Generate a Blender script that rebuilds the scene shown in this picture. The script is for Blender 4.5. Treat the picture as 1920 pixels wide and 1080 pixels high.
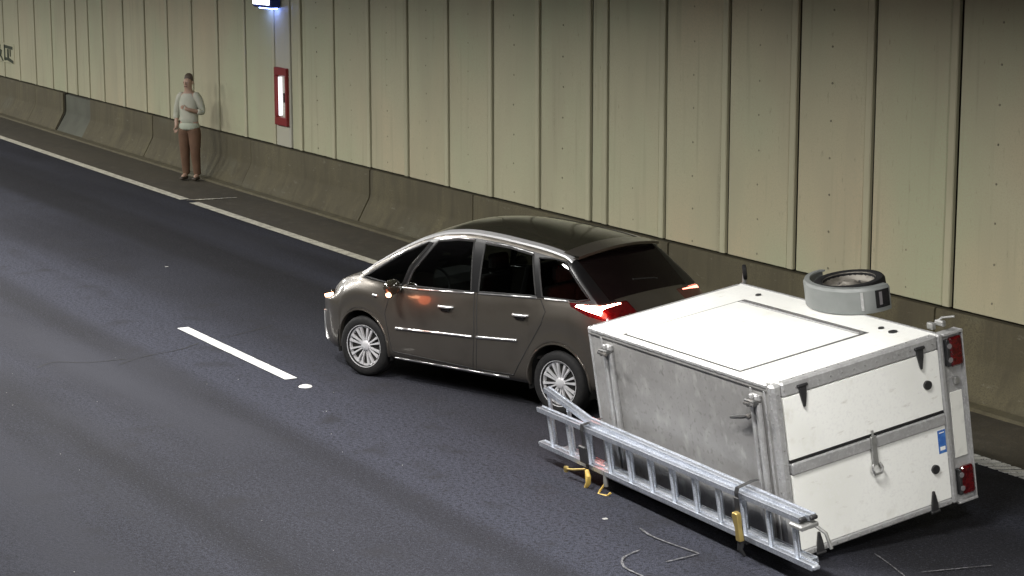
import bpy, bmesh, math, random
from mathutils import Vector, Matrix
random.seed(7)
for o in list(bpy.data.objects): bpy.data.objects.remove(o)
SC = bpy.context.scene
COL = SC.collection
PI = math.pi

# ------------------------------------------------------------------ camera
PSI, THT, ROL, FPX, CH = 1.03834879, 0.182083283, -0.00109403, 3903.638, 4.92690
Fv = Vector((-math.sin(PSI)*math.cos(THT), math.cos(PSI)*math.cos(THT), -math.sin(THT)))
Rv = Vector((math.cos(PSI), math.sin(PSI), 0)); Uv = Rv.cross(Fv)
R2 = Rv*math.cos(ROL)+Uv*math.sin(ROL); U2 = Uv*math.cos(ROL)-Rv*math.sin(ROL)
cd = bpy.data.cameras.new('camera'); cam = bpy.data.objects.new('camera', cd); COL.objects.link(cam)
cd.sensor_width = 36.0; cd.lens = FPX/1920*36.0; cd.clip_start = 0.1; cd.clip_end = 400
cam.matrix_world = Matrix(((R2.x, U2.x, -Fv.x, 0), (R2.y, U2.y, -Fv.y, 0), (R2.z, U2.z, -Fv.z, CH), (0, 0, 0, 1)))
SC.camera = cam

# ------------------------------------------------------------------ world: night outside the tunnel mouths
w = bpy.data.worlds.new('World'); SC.world = w; w.use_nodes = True
wn = w.node_tree.nodes; wl = w.node_tree.links
sky = wn.new('ShaderNodeTexSky'); sky.sky_type = 'NISHITA'; sky.sun_disc = False
sky.sun_elevation = math.radians(1.0); sky.sun_rotation = math.radians(120)
wl.new(sky.outputs[0], wn['Background'].inputs[0]); wn['Background'].inputs[1].default_value = 0.02

# ------------------------------------------------------------------ tunnel lamps: one row under the ceiling over the middle of the carriageway
LAMP_Y, LAMP_Z, LAMP_STEP, LAMP_W = 6.9, 4.73, 4.0, 400.0
LAMP_COL = (1.0, 0.98, 0.945)
SC.view_settings.view_transform = 'Standard'; SC.view_settings.look = 'None'
SC.view_settings.exposure = 0.0; SC.view_settings.gamma = 1.0
SC.render.engine = 'CYCLES'
SC.cycles.use_denoising = True
SC.cycles.max_bounces = 6; SC.cycles.diffuse_bounces = 3; SC.cycles.glossy_bounces = 4
SC.cycles.sample_clamp_indirect = 6.0

# ------------------------------------------------------------------ helpers
class MB:
    def __init__(s): s.v = []; s.f = []
    def add(s, vs, fs):
        n = len(s.v); s.v += [tuple(p) for p in vs]; s.f += [tuple(i+n for i in f) for f in fs]; return s
    def box(s, a, b, m=None):
        (x0, y0, z0), (x1, y1, z1) = a, b
        vs = [(x0,y0,z0),(x1,y0,z0),(x1,y1,z0),(x0,y1,z0),(x0,y0,z1),(x1,y0,z1),(x1,y1,z1),(x0,y1,z1)]
        if m is not None: vs = [m @ Vector(p) for p in vs]
        return s.add(vs, [(3,2,1,0),(4,5,6,7),(0,1,5,4),(1,2,6,5),(2,3,7,6),(3,0,4,7)])
    def cbox(s, c, d, m=None):
        return s.box([c[i]-d[i]/2 for i in range(3)], [c[i]+d[i]/2 for i in range(3)], m)
    def chbox(s, a, b, c=.006):
        "box with chamfered edges (24 vertices)"
        ctr = [(a[i]+b[i])/2 for i in range(3)]; h = [abs(b[i]-a[i])/2 for i in range(3)]; c = min(c, min(h)*.6)
        bm = bmesh.new(); bmesh.ops.create_cube(bm, size=2)
        for v in bm.verts: v.co = Vector([ctr[i]+v.co[i]*h[i] for i in range(3)])
        bmesh.ops.bevel(bm, geom=bm.edges[:], offset=c, segments=1, affect='EDGES')
        bm.verts.index_update()
        s.add([v.co for v in bm.verts], [[v.index for v in f.verts] for f in bm.faces]); bm.free(); return s
    def tube(s, pts, r, n=8, cap=True, closed=False):
        pts = [Vector(p) for p in pts]; N = len(pts); rs = r if isinstance(r, (list, tuple)) else [r]*N
        vs = []; fs = []; up = None
        for i, p in enumerate(pts):
            if closed: t = pts[(i+1) % N]-pts[i-1]
            else: t = pts[min(i+1, N-1)]-pts[max(i-1, 0)]
            t.normalize()
            if up is None: up = t.orthogonal().normalized()
            up = (up-t*up.dot(t)).normalized(); sd = t.cross(up)
            for k in range(n):
                a = 2*PI*k/n; vs.append(p+(up*math.cos(a)+sd*math.sin(a))*rs[i])
        for i in range(N if closed else N-1):
            j = (i+1) % N
            for k in range(n): fs.append((i*n+k, i*n+(k+1) % n, j*n+(k+1) % n, j*n+k))
        if cap and not closed: fs += [tuple(range(n-1, -1, -1)), tuple((N-1)*n+k for k in range(n))]
        return s.add(vs, fs)
    def cyl(s, a, b, r, n=16): return s.tube([a, b], r, n)
    def lathe(s, prof, n=32, m=None, closed=True):
        "prof: (radius, axial) pairs round the local y axis"
        vs = []; fs = []; P = len(prof)
        for k in range(n):
            a = 2*PI*k/n
            for r, h in prof: vs.append(Vector((r*math.cos(a), h, r*math.sin(a))))
        for k in range(n):
            for i in range(P if closed else P-1):
                j = (i+1) % P
                fs.append((k*P+i, k*P+j, ((k+1) % n)*P+j, ((k+1) % n)*P+i))
        if m is not None: vs = [m @ p for p in vs]
        return s.add(vs, fs)
    def prism(s, poly, d0, d1, fn):
        "poly of 2-D points extruded from d0 to d1; fn(u,v,d) gives the 3-D point"
        n = len(poly); vs = [fn(u, v, d0) for u, v in poly]+[fn(u, v, d1) for u, v in poly]
        return s.add(vs, [tuple(range(n-1, -1, -1)), tuple(range(n, 2*n))]+[(i, (i+1) % n, n+(i+1) % n, n+i) for i in range(n)])
    def ribbon(s, left, right):
        n = len(left)
        return s.add(list(left)+list(right), [(i, i+1, n+i+1, n+i) for i in range(n-1)])
    def mesh(s, name, smooth=None):
        me = bpy.data.meshes.new(name); me.from_pydata(s.v, [], s.f)
        bm = bmesh.new(); bm.from_mesh(me); bmesh.ops.recalc_face_normals(bm, faces=bm.faces[:]); bm.to_mesh(me); bm.free()
        if smooth is not None:
            for p in me.polygons: p.use_smooth = True
            me.set_sharp_from_angle(angle=math.radians(smooth))
        return me
    def build(s, name, mat, parent=None, smooth=None, bevel=None, **kw):
        return link(name, s.mesh(name, smooth), mat, parent, bevel, **kw)
def link(name, me, mat, parent=None, bevel=None, **kw):
    if mat is not None and not me.materials: me.materials.append(mat)
    o = bpy.data.objects.new(name, me); COL.objects.link(o); o.parent = parent
    if bevel:
        b = o.modifiers.new('bevel', 'BEVEL'); b.width = bevel; b.segments = 2; b.limit_method = 'ANGLE'; b.angle_limit = math.radians(40)
        for p in me.polygons: p.use_smooth = True
        me.set_sharp_from_angle(angle=math.radians(50)); b.harden_normals = True
    for k, v in kw.items(): o[k] = v
    return o
def tag(o, label, cat=None, group=None, kind=None):
    o['label'] = label
    if cat: o['category'] = cat
    if group: o['group'] = group
    if kind: o['kind'] = kind
    return o
def empty(name, label, cat, loc=(0,0,0), group=None, mat=None):
    o = bpy.data.objects.new(name, None); COL.objects.link(o); o.empty_display_size = .2
    o.location = loc
    if mat is not None: o.matrix_world = mat
    return tag(o, label, cat, group)

# ------------------------------------------------------------------ materials
def mat(name, col, rough=.6, metal=0.0, noise=None, bump=None, spec=.5, coat=0.0, stretch=(1,1,1), obj=True, emit=None, alpha=None):
    """noise: list of (scale, detail, colour, lo, hi, stretch) layers mixed over the base colour; bump: (scale, strength, distance)"""
    m = bpy.data.materials.new(name); m.use_nodes = True; nt = m.node_tree; N = nt.nodes; L = nt.links
    b = N['Principled BSDF']
    b.inputs['Base Color'].default_value = (*col, 1); b.inputs['Roughness'].default_value = rough
    b.inputs['Metallic'].default_value = metal; b.inputs['Specular IOR Level'].default_value = spec
    b.inputs['Coat Weight'].default_value = coat; b.inputs['Coat Roughness'].default_value = .06
    if emit: b.inputs['Emission Color'].default_value = (*emit[0], 1); b.inputs['Emission Strength'].default_value = emit[1]
    tc = N.new('ShaderNodeTexCoord'); geo = N.new('ShaderNodeNewGeometry')
    src = tc.outputs['Object'] if obj else geo.outputs['Position']
    def tex(scale, detail, st):
        mp = N.new('ShaderNodeMapping'); mp.inputs['Scale'].default_value = st; L.new(src, mp.inputs[0])
        t = N.new('ShaderNodeTexNoise'); t.inputs['Scale'].default_value = scale; t.inputs['Detail'].default_value = detail
        L.new(mp.outputs[0], t.inputs['Vector']); return t
    cur = None
    for ly in noise or []:
        sc, de, c2, lo, hi = ly[:5]; st = ly[5] if len(ly) > 5 else (1,1,1)
        t = tex(sc, de, st); mr = N.new('ShaderNodeMapRange'); mr.inputs[1].default_value = lo; mr.inputs[2].default_value = hi
        L.new(t.outputs[0], mr.inputs[0])
        mx = N.new('ShaderNodeMix'); mx.data_type = 'RGBA'; L.new(mr.outputs[0], mx.inputs[0])
        if cur is None: mx.inputs[6].default_value = (*col, 1)
        else: L.new(cur, mx.inputs[6])
        mx.inputs[7].default_value = (*c2, 1); cur = mx.outputs[2]
    if cur is not None: L.new(cur, b.inputs['Base Color'])
    if bump:
        t = tex(bump[0], 4, bump[3] if len(bump) > 3 else (1,1,1)); bp = N.new('ShaderNodeBump')
        bp.inputs['Strength'].default_value = bump[1]; bp.inputs['Distance'].default_value = bump[2]
        L.new(t.outputs[0], bp.inputs['Height']); L.new(bp.outputs[0], b.inputs['Normal'])
    return m
M = {}
M['asphalt'] = mat('asphalt', (.033,.0345,.0445), .85, spec=.07, noise=[(.35,3,(.021,.0215,.027),.35,.65), (.8,3,(.044,.047,.064),.42,.62,(.03,1,1)), (.6,2,(.016,.016,.0175),.50,.64,(.02,1,1)), (26,4,(.017,.0175,.022),.44,.68), (38,3,(.055,.057,.072),.56,.76), (95,3,(.010,.010,.012),.46,.64), (120,2,(.095,.097,.112),.62,.76), (2.2,5,(.020,.020,.023),.56,.80), (.5,4,(.030,.031,.038),.55,.7,(.15,1,1))], bump=(48,.6,.010), obj=False)
M['shoulder'] = mat('shoulder_asphalt', (.052,.042,.024), .8, noise=[(.9,4,(.030,.024,.014),.4,.65,(.4,1,1)), (5,4,(.070,.060,.042),.5,.75), (90,3,(.022,.020,.016),.45,.62)], bump=(90,.5,.006), obj=False)
M['paint'] = mat('road_paint', (.64,.64,.62), .7, noise=[(14,5,(.30,.30,.29),.50,.75), (4,5,(.42,.42,.41),.5,.7), (90,2,(.12,.12,.12),.58,.68)], bump=(90,.3,.004), obj=False)
M['oldpaint'] = mat('worn_road_paint', (.50,.48,.40), .75, noise=[(9,5,(.25,.23,.19),.45,.7), (90,2,(.15,.14,.12),.55,.70)], bump=(90,.3,.004), obj=False)
M['panel'] = mat('cream_wall_panel', (.435,.42,.285), .42, noise=[(.45,3,(.395,.42,.275),.40,.60), (.30,2,(.475,.40,.265),.52,.70), (1.6,5,(.37,.35,.24),.48,.78,(1,1,.25)), (9,4,(.29,.275,.185),.58,.80,(1,1,.05)), (26,3,(.28,.26,.175),.66,.78,(1,1,.3)), (60,2,(.395,.37,.255),.45,.7)], bump=(2.2,.12,.02), obj=False)  # the pinkish tan layer paints in a warm light reflection on the wall
M['batten'] = mat('cream_wall_batten', (.43,.415,.285), .45, noise=[(2,4,(.34,.325,.22),.45,.75,(1,1,.2))], obj=False)
M['backing'] = mat('dark_backing', (.030,.027,.018), .9)
M['rivet'] = mat('dull_rivet', (.19,.18,.125), .6)
M['concrete'] = mat('barrier_concrete', (.086,.075,.040), .85, noise=[(.7,4,(.060,.051,.026),.4,.65), (2.5,5,(.112,.098,.050),.5,.75,(1,1,.35)), (1.2,4,(.100,.102,.074),.60,.80,(.5,1,1)), (7,5,(.045,.037,.020),.52,.80,(1,1,.10)), (16,5,(.14,.13,.09),.64,.76,(.3,1,1)), (70,3,(.062,.053,.030),.45,.65)], bump=(45,.35,.006), obj=False)
M['darkconcrete'] = mat('grey_green_concrete', (.085,.090,.066), .8, noise=[(1.5,4,(.06,.062,.045),.4,.7)], bump=(45,.3,.005), obj=False)
M['ceiling'] = mat('ceiling_concrete', (.055,.053,.048), .9, noise=[(.6,4,(.035,.034,.031),.4,.7)], bump=(20,.3,.01), obj=False)
M['alu'] = mat('aluminium', (.36,.36,.36), .42, .35, noise=[(6,4,(.27,.27,.27),.45,.75), (40,3,(.42,.42,.43),.5,.7)], bump=(60,.08,.002))
M['alusheet'] = mat('scuffed_aluminium_sheet', (.33,.325,.318), .50, .5, noise=[(1.3,5,(.27,.265,.258),.4,.65), (6,6,(.37,.365,.355),.5,.72), (22,5,(.24,.235,.225),.56,.72), (7,8,(.43,.425,.41),.58,.72,(1,1,.6)), (13,8,(.20,.195,.19),.64,.74)], bump=(30,.18,.004))
M['ladderalu'] = mat('ladder_aluminium', (.52,.55,.61), .36, .75, noise=[(5,4,(.40,.43,.48),.45,.75), (60,3,(.72,.75,.8),.5,.7)])
M['white'] = mat('white_panel', (.76,.765,.735), .38, noise=[(1.4,4,(.68,.685,.645),.45,.75), (5,6,(.58,.57,.52),.60,.80), (22,5,(.48,.46,.42),.64,.80,(1,.35,1)), (45,2,(.71,.71,.69),.5,.7)], bump=(14,.05,.004))
M['black'] = mat('black_plastic', (.018,.018,.019), .45, noise=[(20,3,(.035,.035,.036),.5,.8)])
M['rubber'] = mat('rubber', (.008,.008,.0085), .8, spec=.25, noise=[(30,3,(.014,.0135,.013),.45,.75)], bump=(60,.2,.003))
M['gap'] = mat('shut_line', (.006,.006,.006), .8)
M['steel'] = mat('galvanised_steel', (.36,.36,.35), .5, .7, noise=[(12,4,(.24,.24,.23),.45,.7)])
M['dirtyrim'] = mat('dirty_grey_rim', (.20,.185,.16), .6, .3, noise=[(9,4,(.10,.09,.075),.45,.65)])
M['darksteel'] = mat('dark_steel', (.08,.08,.08), .5, .5, noise=[(12,4,(.13,.12,.11),.5,.7)])
M['red'] = mat('red_lens', (.075,.004,.005), .15, coat=.6, noise=[(40,2,(.040,.002,.003),.45,.6)])
M['clearlens'] = mat('grey_lens', (.22,.21,.22), .12, .3, coat=.5)
M['plate'] = mat('white_plate', (.62,.62,.58), .4, noise=[(12,3,(.5,.5,.47),.5,.8)])
M['bluesticker'] = mat('blue_sticker', (.035,.11,.36), .4, noise=[(25,3,(.06,.18,.45),.5,.65)])
M['carpaint'] = mat('grey_brown_car_paint', (.078,.070,.059), .33, .62, coat=.7, noise=[(700,1,(.105,.095,.082),.5,.62), (3,4,(.068,.060,.050),.5,.75)])
M['roofglass'] = mat('dark_roof_panel', (.018,.017,.012), .12, coat=.5)
M['pillar'] = mat('gloss_black_pillar', (.007,.007,.0075), .32, spec=.3)
def tinted(name, tint, ior=1.45):
    m = mat(name, (.004,.005,.005), .04, spec=.5); nt = m.node_tree; b = nt.nodes['Principled BSDF']; out = nt.nodes['Material Output']
    t = nt.nodes.new('ShaderNodeBsdfTransparent'); t.inputs[0].default_value = (*tint, 1)
    fr = nt.nodes.new('ShaderNodeFresnel'); fr.inputs[0].default_value = ior
    gl = nt.nodes.new('ShaderNodeBsdfGlossy'); gl.inputs['Roughness'].default_value = .03
    mx = nt.nodes.new('ShaderNodeMixShader'); nt.links.new(fr.outputs[0], mx.inputs[0]); nt.links.new(t.outputs[0], mx.inputs[1]); nt.links.new(gl.outputs[0], mx.inputs[2])
    nt.links.new(mx.outputs[0], out.inputs[0]); return m
M['glass'] = tinted('tinted_glass', (.40,.44,.43))
M['privacy'] = tinted('privacy_glass', (.12,.125,.125), 1.28)
M['rearglass'] = mat('dark_rear_glass', (.006,.004,.004), .06, spec=.12)
M['trim'] = mat('dark_cabin_trim', (.030,.029,.028), .7)
M['seat'] = mat('grey_seat_fabric', (.060,.058,.055), .85, noise=[(40,3,(.045,.043,.040),.45,.65)])
M['chrome'] = mat('satin_chrome', (.58,.58,.58), .36, .9)
M['silver'] = mat('satin_silver_trim', (.74,.74,.75), .30, .75)
M['alloy'] = mat('alloy_wheel', (.80,.80,.82), .30, .6)
M['headglass'] = mat('headlamp_glass', (.55,.54,.52), .08, .5, coat=.8)
M['brown'] = mat('spoke_gap_shade', (.012,.011,.010), .8)  # near-black that stands for the shade between wheel spokes
M['fender'] = mat('grey_mudguard_plastic', (.165,.175,.17), .42, noise=[(4,4,(.13,.14,.135),.45,.75)])
M['yellow'] = mat('yellow_strap', (.48,.33,.08), .6, noise=[(30,3,(.30,.20,.05),.5,.75)])
M['brass'] = mat('yellow_zinc_ratchet', (.62,.46,.16), .3, .8)
M['chalk'] = mat('chalk', (.13,.13,.14), .9, noise=[(40,4,(.035,.035,.037),.40,.60)], obj=False)
M['stone'] = mat('pale_grit', (.28,.28,.27), .8)
M['crack'] = mat('road_crack', (.005,.005,.005), .9)
M['blue'] = mat('blue_housing', (.012,.03,.20), .35)
M['litblue'] = mat('lit_sign_face', (.8,.85,.9), .4, emit=((.86,.93,1.0), 6.0))
M['under'] = mat('lit_blue_strip', (.3,.4,.8), .4, emit=((.22,.34,1.0), 16.0))
M['tubelamp'] = mat('lit_tube', (.9,.9,.9), .4, emit=((.93,.88,1.0), 1.4))
M['cabinet'] = mat('red_cabinet', (.19,.014,.011), .4, noise=[(5,3,(.20,.015,.02),.45,.7)])
M['cabinetdark'] = mat('cabinet_inside', (.035,.022,.04), .6)
M['green'] = mat('dark_green_sign_paint', (.022,.032,.012), .5)
M['signbase'] = mat('pale_green_sign_plate', (.33,.35,.24), .5)
M['pilaster'] = mat('grey_pilaster', (.40,.39,.31), .5, noise=[(3,4,(.34,.34,.31),.45,.75,(1,1,.2))])
M['brake'] = mat('lit_rear_lamp', (.9,.3,.2), .3, emit=((1.0,.30,.22), 70.0))
M['brakedim'] = mat('dim_rear_lamp', (.6,.05,.03), .3, emit=((1.0,.10,.05), 2.2))
M['brakefar'] = mat('lit_far_rear_lamp', (.9,.3,.2), .3, emit=((1.0,.26,.18), 4.5))
M['orange'] = mat('lit_indicator', (.9,.5,.3), .3, emit=((1.0,.42,.22), 12.0))
M['drl'] = mat('lit_side_lamp', (.9,.85,.8), .3, emit=((1.0,.86,.74), 2.2))
M['lampglow'] = mat('lamp_diffuser', (.9,.9,.88), .4, emit=((1.0,.965,.90), 9.0))
M['lamphouse'] = mat('lamp_housing', (.35,.35,.35), .5, .3)

# ------------------------------------------------------------------ the tunnel
KC = 0.00030287
def bend(x): return KC*(x+8)**2          # the carriageway bends gently away
XS0, XS1 = -110.0, 40.0
def strip(name, material, y0, y1, z, label, x0=XS0, x1=XS1, step=2.0, kind='structure', parent=None):
    n = int((x1-x0)/step)+1; xs = [x0+(x1-x0)*i/n for i in range(n+1)]
    m = MB().ribbon([(x, y0+bend(x), z) for x in xs], [(x, y1+bend(x), z) for x in xs])
    o = m.build(name, material, parent)
    if kind: tag(o, label, kind=kind)
    return o
strip('road', M['asphalt'], -5.2, 16.0, 0.0, 'dark grey asphalt carriageway of the tunnel')
YE, YD, YW = 12.827, 8.836, 14.394
strip('hard_shoulder', M['shoulder'], YE+.07, YW+.2, .004, 'narrow dirty brown strip between edge line and barrier')
# gutter kerb at the barrier's foot
g = MB(); xs = [XS0+2*i for i in range(76)]
prof = [(YW-.36, .004), (YW-.34, .035), (YW-.24, .045), (YW-.18, .045), (YW-.18, .0)]
for i in range(len(prof)-1):
    g.ribbon([(x, prof[i][0]+bend(x), prof[i][1]) for x in xs], [(x, prof[i+1][0]+bend(x), prof[i+1][1]) for x in xs])
tag(g.build('gutter_kerb', M['concrete'], smooth=40), 'low pale concrete kerb along the foot of the barrier', kind='structure')
strip('ceiling', M['ceiling'], -5.2, 16.0, 5.45, 'concrete tunnel ceiling')
# the wall on the camera's side, behind the view
m = MB(); xs = [XS0+3*i for i in range(51)]
for (ya, za), (yb, zb) in (((-4.6,0),(-4.6,.15)), ((-4.6,.15),(-4.85,.45)), ((-4.85,.45),(-4.9,.9)), ((-4.9,.9),(-4.9,5.5))):
    m.ribbon([(x, ya+bend(x), za) for x in xs], [(x, yb+bend(x), zb) for x in xs])
tag(m.build('side_wall', M['ceiling']), 'concrete wall on the near side of the tunnel', kind='structure')

# ---- panelled wall
WP = 1.29434
TA, TB, TC, TD = -15.6715, -22.544, -32.7057, -45.3389
wall = empty('tunnel_wall', 'tall cream metal panelled tunnel wall with vertical cover strips above the barrier', 'wall', (TA, YW, 0))
WTOP = 5.40
bk = MB(); xs = [XS0+2*i for i in range(76)]
bk.ribbon([(x-TA, bend(x)+.11, 0) for x in xs], [(x-TA, bend(x)+.11, 5.5) for x in xs])
bk.build('backing', M['backing'], wall)
_pm = {}
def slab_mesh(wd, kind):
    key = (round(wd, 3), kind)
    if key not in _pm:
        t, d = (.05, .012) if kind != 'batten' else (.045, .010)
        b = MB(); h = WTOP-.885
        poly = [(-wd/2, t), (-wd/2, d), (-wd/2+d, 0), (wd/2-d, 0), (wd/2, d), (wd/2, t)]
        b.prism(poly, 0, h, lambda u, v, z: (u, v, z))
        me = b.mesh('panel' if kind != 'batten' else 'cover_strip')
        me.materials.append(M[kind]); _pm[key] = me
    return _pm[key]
rv = MB()
def bay(xl, xr, kind='panel', dy=0.0, batten=True):
    wd = xr-xl; bw = .115 if batten else 0
    p0, p1 = xl+.010, xr-.034-bw
    xc = (p0+p1)/2
    o = link('panel', slab_mesh(p1-p0, kind), None, wall)
    o.location = (xc-TA, bend(xc)+.022+dy+random.uniform(-.003,.003), .885+random.uniform(-.003,.003)); o.rotation_euler = (random.uniform(-.0012,.0012), 0, math.atan(2*KC*(xc+8))+random.uniform(-.004,.004))
    if batten:
        c = xr-.034-bw/2+.010
        s = link('cover_strip', slab_mesh(bw-.012, 'batten'), None, wall)
        s.location = (c-TA, bend(c)+.004, .885); s.rotation_euler = (0, 0, math.atan(2*KC*(c+8))+random.uniform(-.01,.01))
    if kind == 'panel' and wd > 1 and xl > -34:
        z = .93+random.uniform(-.02,.1)
        while z < 4.8:
            x = xc+random.uniform(-.012,.012)
            a = Vector((x-TA, bend(x)+.0225+dy, z)); rv.tube([a+Vector((0,.012,0)), a-Vector((0,.004,0))], .0125, 6); z += .40+random.uniform(-.012,.012)
edges = []
for i in range(-24, 5): edges.append((TA-(i+1)*WP, TA-i*WP))
edges.append((TB, TA-5*WP))
for i in range(7): edges.append((TB-(i+1)*WP, TB-i*WP))
for i in range(7): edges.append((TC-(i+1)*WP, TC-i*WP))
xD = TD
for a, b in ((-42.73, TC-7*WP), (-43.59, -42.73), (-44.32, -43.59), (TD, -44.32)): edges.append((a, b))
for i in range(30): edges.append((TD-(i+1)*WP, TD-i*WP))
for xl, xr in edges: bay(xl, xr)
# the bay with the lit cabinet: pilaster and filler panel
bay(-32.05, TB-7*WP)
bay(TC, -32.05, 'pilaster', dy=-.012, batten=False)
r = rv.build('rivets', M['rivet'], wall); r['kind'] = 'stuff'

# ---- concrete barrier in precast lengths
bar = empty('concrete_barrier', 'weathered olive brown precast concrete safety barrier below the panelled wall', 'barrier', (TA, YW, 0))
JX = [-92,-87,-82,-77,-72,-67,-62,-57,-52,-46.77,-44.64,-42.77,-38.88,-33.85,-29.05,-25.70,-20.75,-15.9,-11.0,-6.1,-1.2,3.7,8.6,13.5,18.4]
PROF = [(.30,0),(-.205,0),(-.205,.075),(-.19,.095),(-.02,.40),(-.005,.46),(.0,.835),(.012,.85),(.30,.85)]
for a, b in zip(JX, JX[1:]):
    niche = abs(a+44.64) < .01
    n = 4; sg = MB(); vs = []; xs = [a+.014+(b-a-.028)*i/n for i in range(n+1)]
    P = PROF if not niche else [(.30,0),(-.19,0),(-.19,.03),(-.17,.05),(.03,.38),(.055,.46),(.055,.80),(.07,.82),(.30,.82)]
    k = len(P); jy = random.uniform(-.008,.008)
    for x in xs: vs += [(x-TA, u+bend(x)+jy, v) for u, v in P]
    fs = [(i*k+j, i*k+(j+1) % k, (i+1)*k+(j+1) % k, (i+1)*k+j) for i in range(n) for j in range(k)]
    fs += [tuple(range(k)), tuple(n*k+j for j in range(k))]
    sg.add(vs, fs)
    o = sg.build('barrier_segment', M['darkconcrete'] if niche else M['concrete'], bar, bevel=.008)
    if niche: o['label'] = 'dark grey green recessed length of barrier'
for x in JX[1:-1]:
    jt = MB(); jt.prism([(u+.035, v) for u, v in PROF[1:-1]]+[(.29,.80),(.29,.01)], x-TA-.02, x-TA+.02, lambda u, v, d: (d, u+bend(d+TA), v)); jt.build('joint_filler', M['backing'], bar)

# ---- lamps
def lamp_meshes():
    h = MB(); h.prism([(-.17,0),(.17,0),(.20,.05),(.15,.16),(-.15,.16),(-.20,.05)], -.75, .75, lambda u, v, d: (d, u, v))
    d = MB(); d.chbox((-.70,-.14,-.022), (.70,.14,-.002), .01)
    s = MB(); s.cyl((0,0,.15), (0,0,.80), .012, 8)
    out = []
    for b, n, mm in ((h,'housing','lamphouse'), (d,'diffuser','lampglow'), (s,'hanger','steel')):
        me = b.mesh(n); me.materials.append(M[mm]); out.append((n, me))
    return out
LM = lamp_meshes()
ld = bpy.data.lights.new('tunnel_light', 'AREA'); ld.shape = 'RECTANGLE'; ld.size = 1.4; ld.size_y = .28; ld.energy = LAMP_W; ld.color = LAMP_COL; ld.spread = math.radians(171.5)
x = -86.0
while x < 34:
    e = empty('tunnel_lamp', 'long linear tunnel lamp hanging under the ceiling above the carriageway', 'lamp', (x, LAMP_Y+bend(x), LAMP_Z), 'row of lamps under the tunnel ceiling')
    for n, me in LM: o = link(n, me, None, e); o.location.x = -.55 if n == 'hanger' else 0
    link('hanger', LM[2][1], None, e).location.x = .55
    lo = bpy.data.objects.new('light', ld); COL.objects.link(lo); lo.parent = e; lo.location = (0, 0, -.03)
    x += LAMP_STEP

# ---- road markings
strip('edge_line', M['oldpaint'], YE-.085, YE+.085, .008, 'far length of the off-white edge line beside the brown shoulder', -109, -33.05)
strip('edge_line', M['oldpaint'], YE-.085, YE+.085, .008, 'off-white edge line from the small break by the person to the car', -32.62, -16.2)
el = empty('ribbed_edge_line', 'edge line of slanting raised white bars behind the trailer', 'road marking', (-13, YE, .0))
rm = MB(); rm.prism([(-.112,-.105),(-.024,-.105),(.085,.105),(-.003,.105)], .005, .012, lambda u, v, d: (u, v, d))
rme = rm.mesh('rib'); rme.materials.append(M['paint'])
x = -16.1
while x < -6:
    o = link('rib', rme, None, el); o.location = (x+13, bend(x)+random.uniform(-.004,.004), random.uniform(-.001,.001)); x += .1275
def dash(x0, x1, name, label, grp=None):
    b = MB(); n = 6; xs = [x0+(x1-x0)*i/n for i in range(n+1)]
    b.ribbon([(x, YD-.07+bend(x), .008) for x in xs], [(x, YD+.07+bend(x), .008) for x in xs])
    return tag(b.build(name, M['paint']), label, 'road marking')
dash(-22.79, -19.66, 'lane_dash', 'bright white lane dash with a road stud at its end, beside the car')
dash(-34.9, -31.8, 'lane_dash', 'white lane dash farther along the road, past the person')
dash(-10.7, -7.6, 'lane_dash', 'white lane dash nearest the camera, beside the ladder end')
st = MB(); st.lathe([(0,.020),(.04,.018),(.066,.008),(.072,0),(0,0)], 16, Matrix.Rotation(PI/2, 4, 'X'), closed=False)
o = st.build('road_stud', M['paint'], smooth=40); o.location = (-19.27, 8.86, .002)
tag(o, 'small round white road stud just past the end of the lane dash', 'road stud')
# short cross mark and patch on the shoulder by the edge line
def stroke(name, pts, wd, material, label, cat='road marking', z=.011):
    "flat painted or chalked stroke along ground points"
    P = [Vector((p[0], p[1], z)) for p in pts]; Lf = []; Rt = []
    for i, p in enumerate(P):
        t = (P[min(i+1, len(P)-1)]-P[max(i-1, 0)]).normalized(); s = Vector((-t.y, t.x, 0)); k = wd*(.35+.65*random.random()) if 0 < i < len(P)-1 else wd*.25
        Lf.append(p+s*k/2); Rt.append(p-s*k/2)
    return tag(MB().ribbon(Lf, Rt).build(name, material), label, cat)
def curve_pts(P, n=10):
    out = []
    for i in range(len(P)-1):
        p0 = P[max(i-1, 0)]; p1 = P[i]; p2 = P[i+1]; p3 = P[min(i+2, len(P)-1)]
        for k in range(n):
            t = k/n
            out.append(tuple(.5*(2*p1[j]+(p2[j]-p0[j])*t+(2*p0[j]-5*p1[j]+4*p2[j]-p3[j])*t*t+(3*p1[j]-p0[j]-3*p2[j]+p3[j])*t**3) for j in (0,1)))
    return out+[P[-1]]
stroke('shoulder_mark', [(-32.9,12.99),(-32.85,13.2),(-32.8,13.5),(-32.76,13.85)], .10, M['oldpaint'], 'short worn white cross mark beside the break in the edge line', z=.015)
stroke('chalk_line', curve_pts([(-13.33,9.04),(-13.05,9.0),(-12.54,9.06)], 8), .026, M['chalk'], 'straight chalk line on the asphalt in front of the ladder', 'chalk mark')
stroke('chalk_line', curve_pts([(-12.54,9.06),(-12.52,8.93),(-12.50,8.72)], 6), .022, M['chalk'], 'faint short chalk line bending back from the straight one', 'chalk mark')
stroke('chalk_line', curve_pts([(-12.85,8.72),(-12.75,8.50),(-12.55,8.38),(-12.30,8.38)], 8), .026, M['chalk'], 'curved chalk line beside the straight one, away from the ladder', 'chalk mark')
stroke('chalk_line', curve_pts([(-11.85,10.22),(-11.6,10.15),(-11.3,10.05)], 6), .02, M['chalk'], 'thin chalk line running away from the trailer rear', 'chalk mark')
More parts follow.
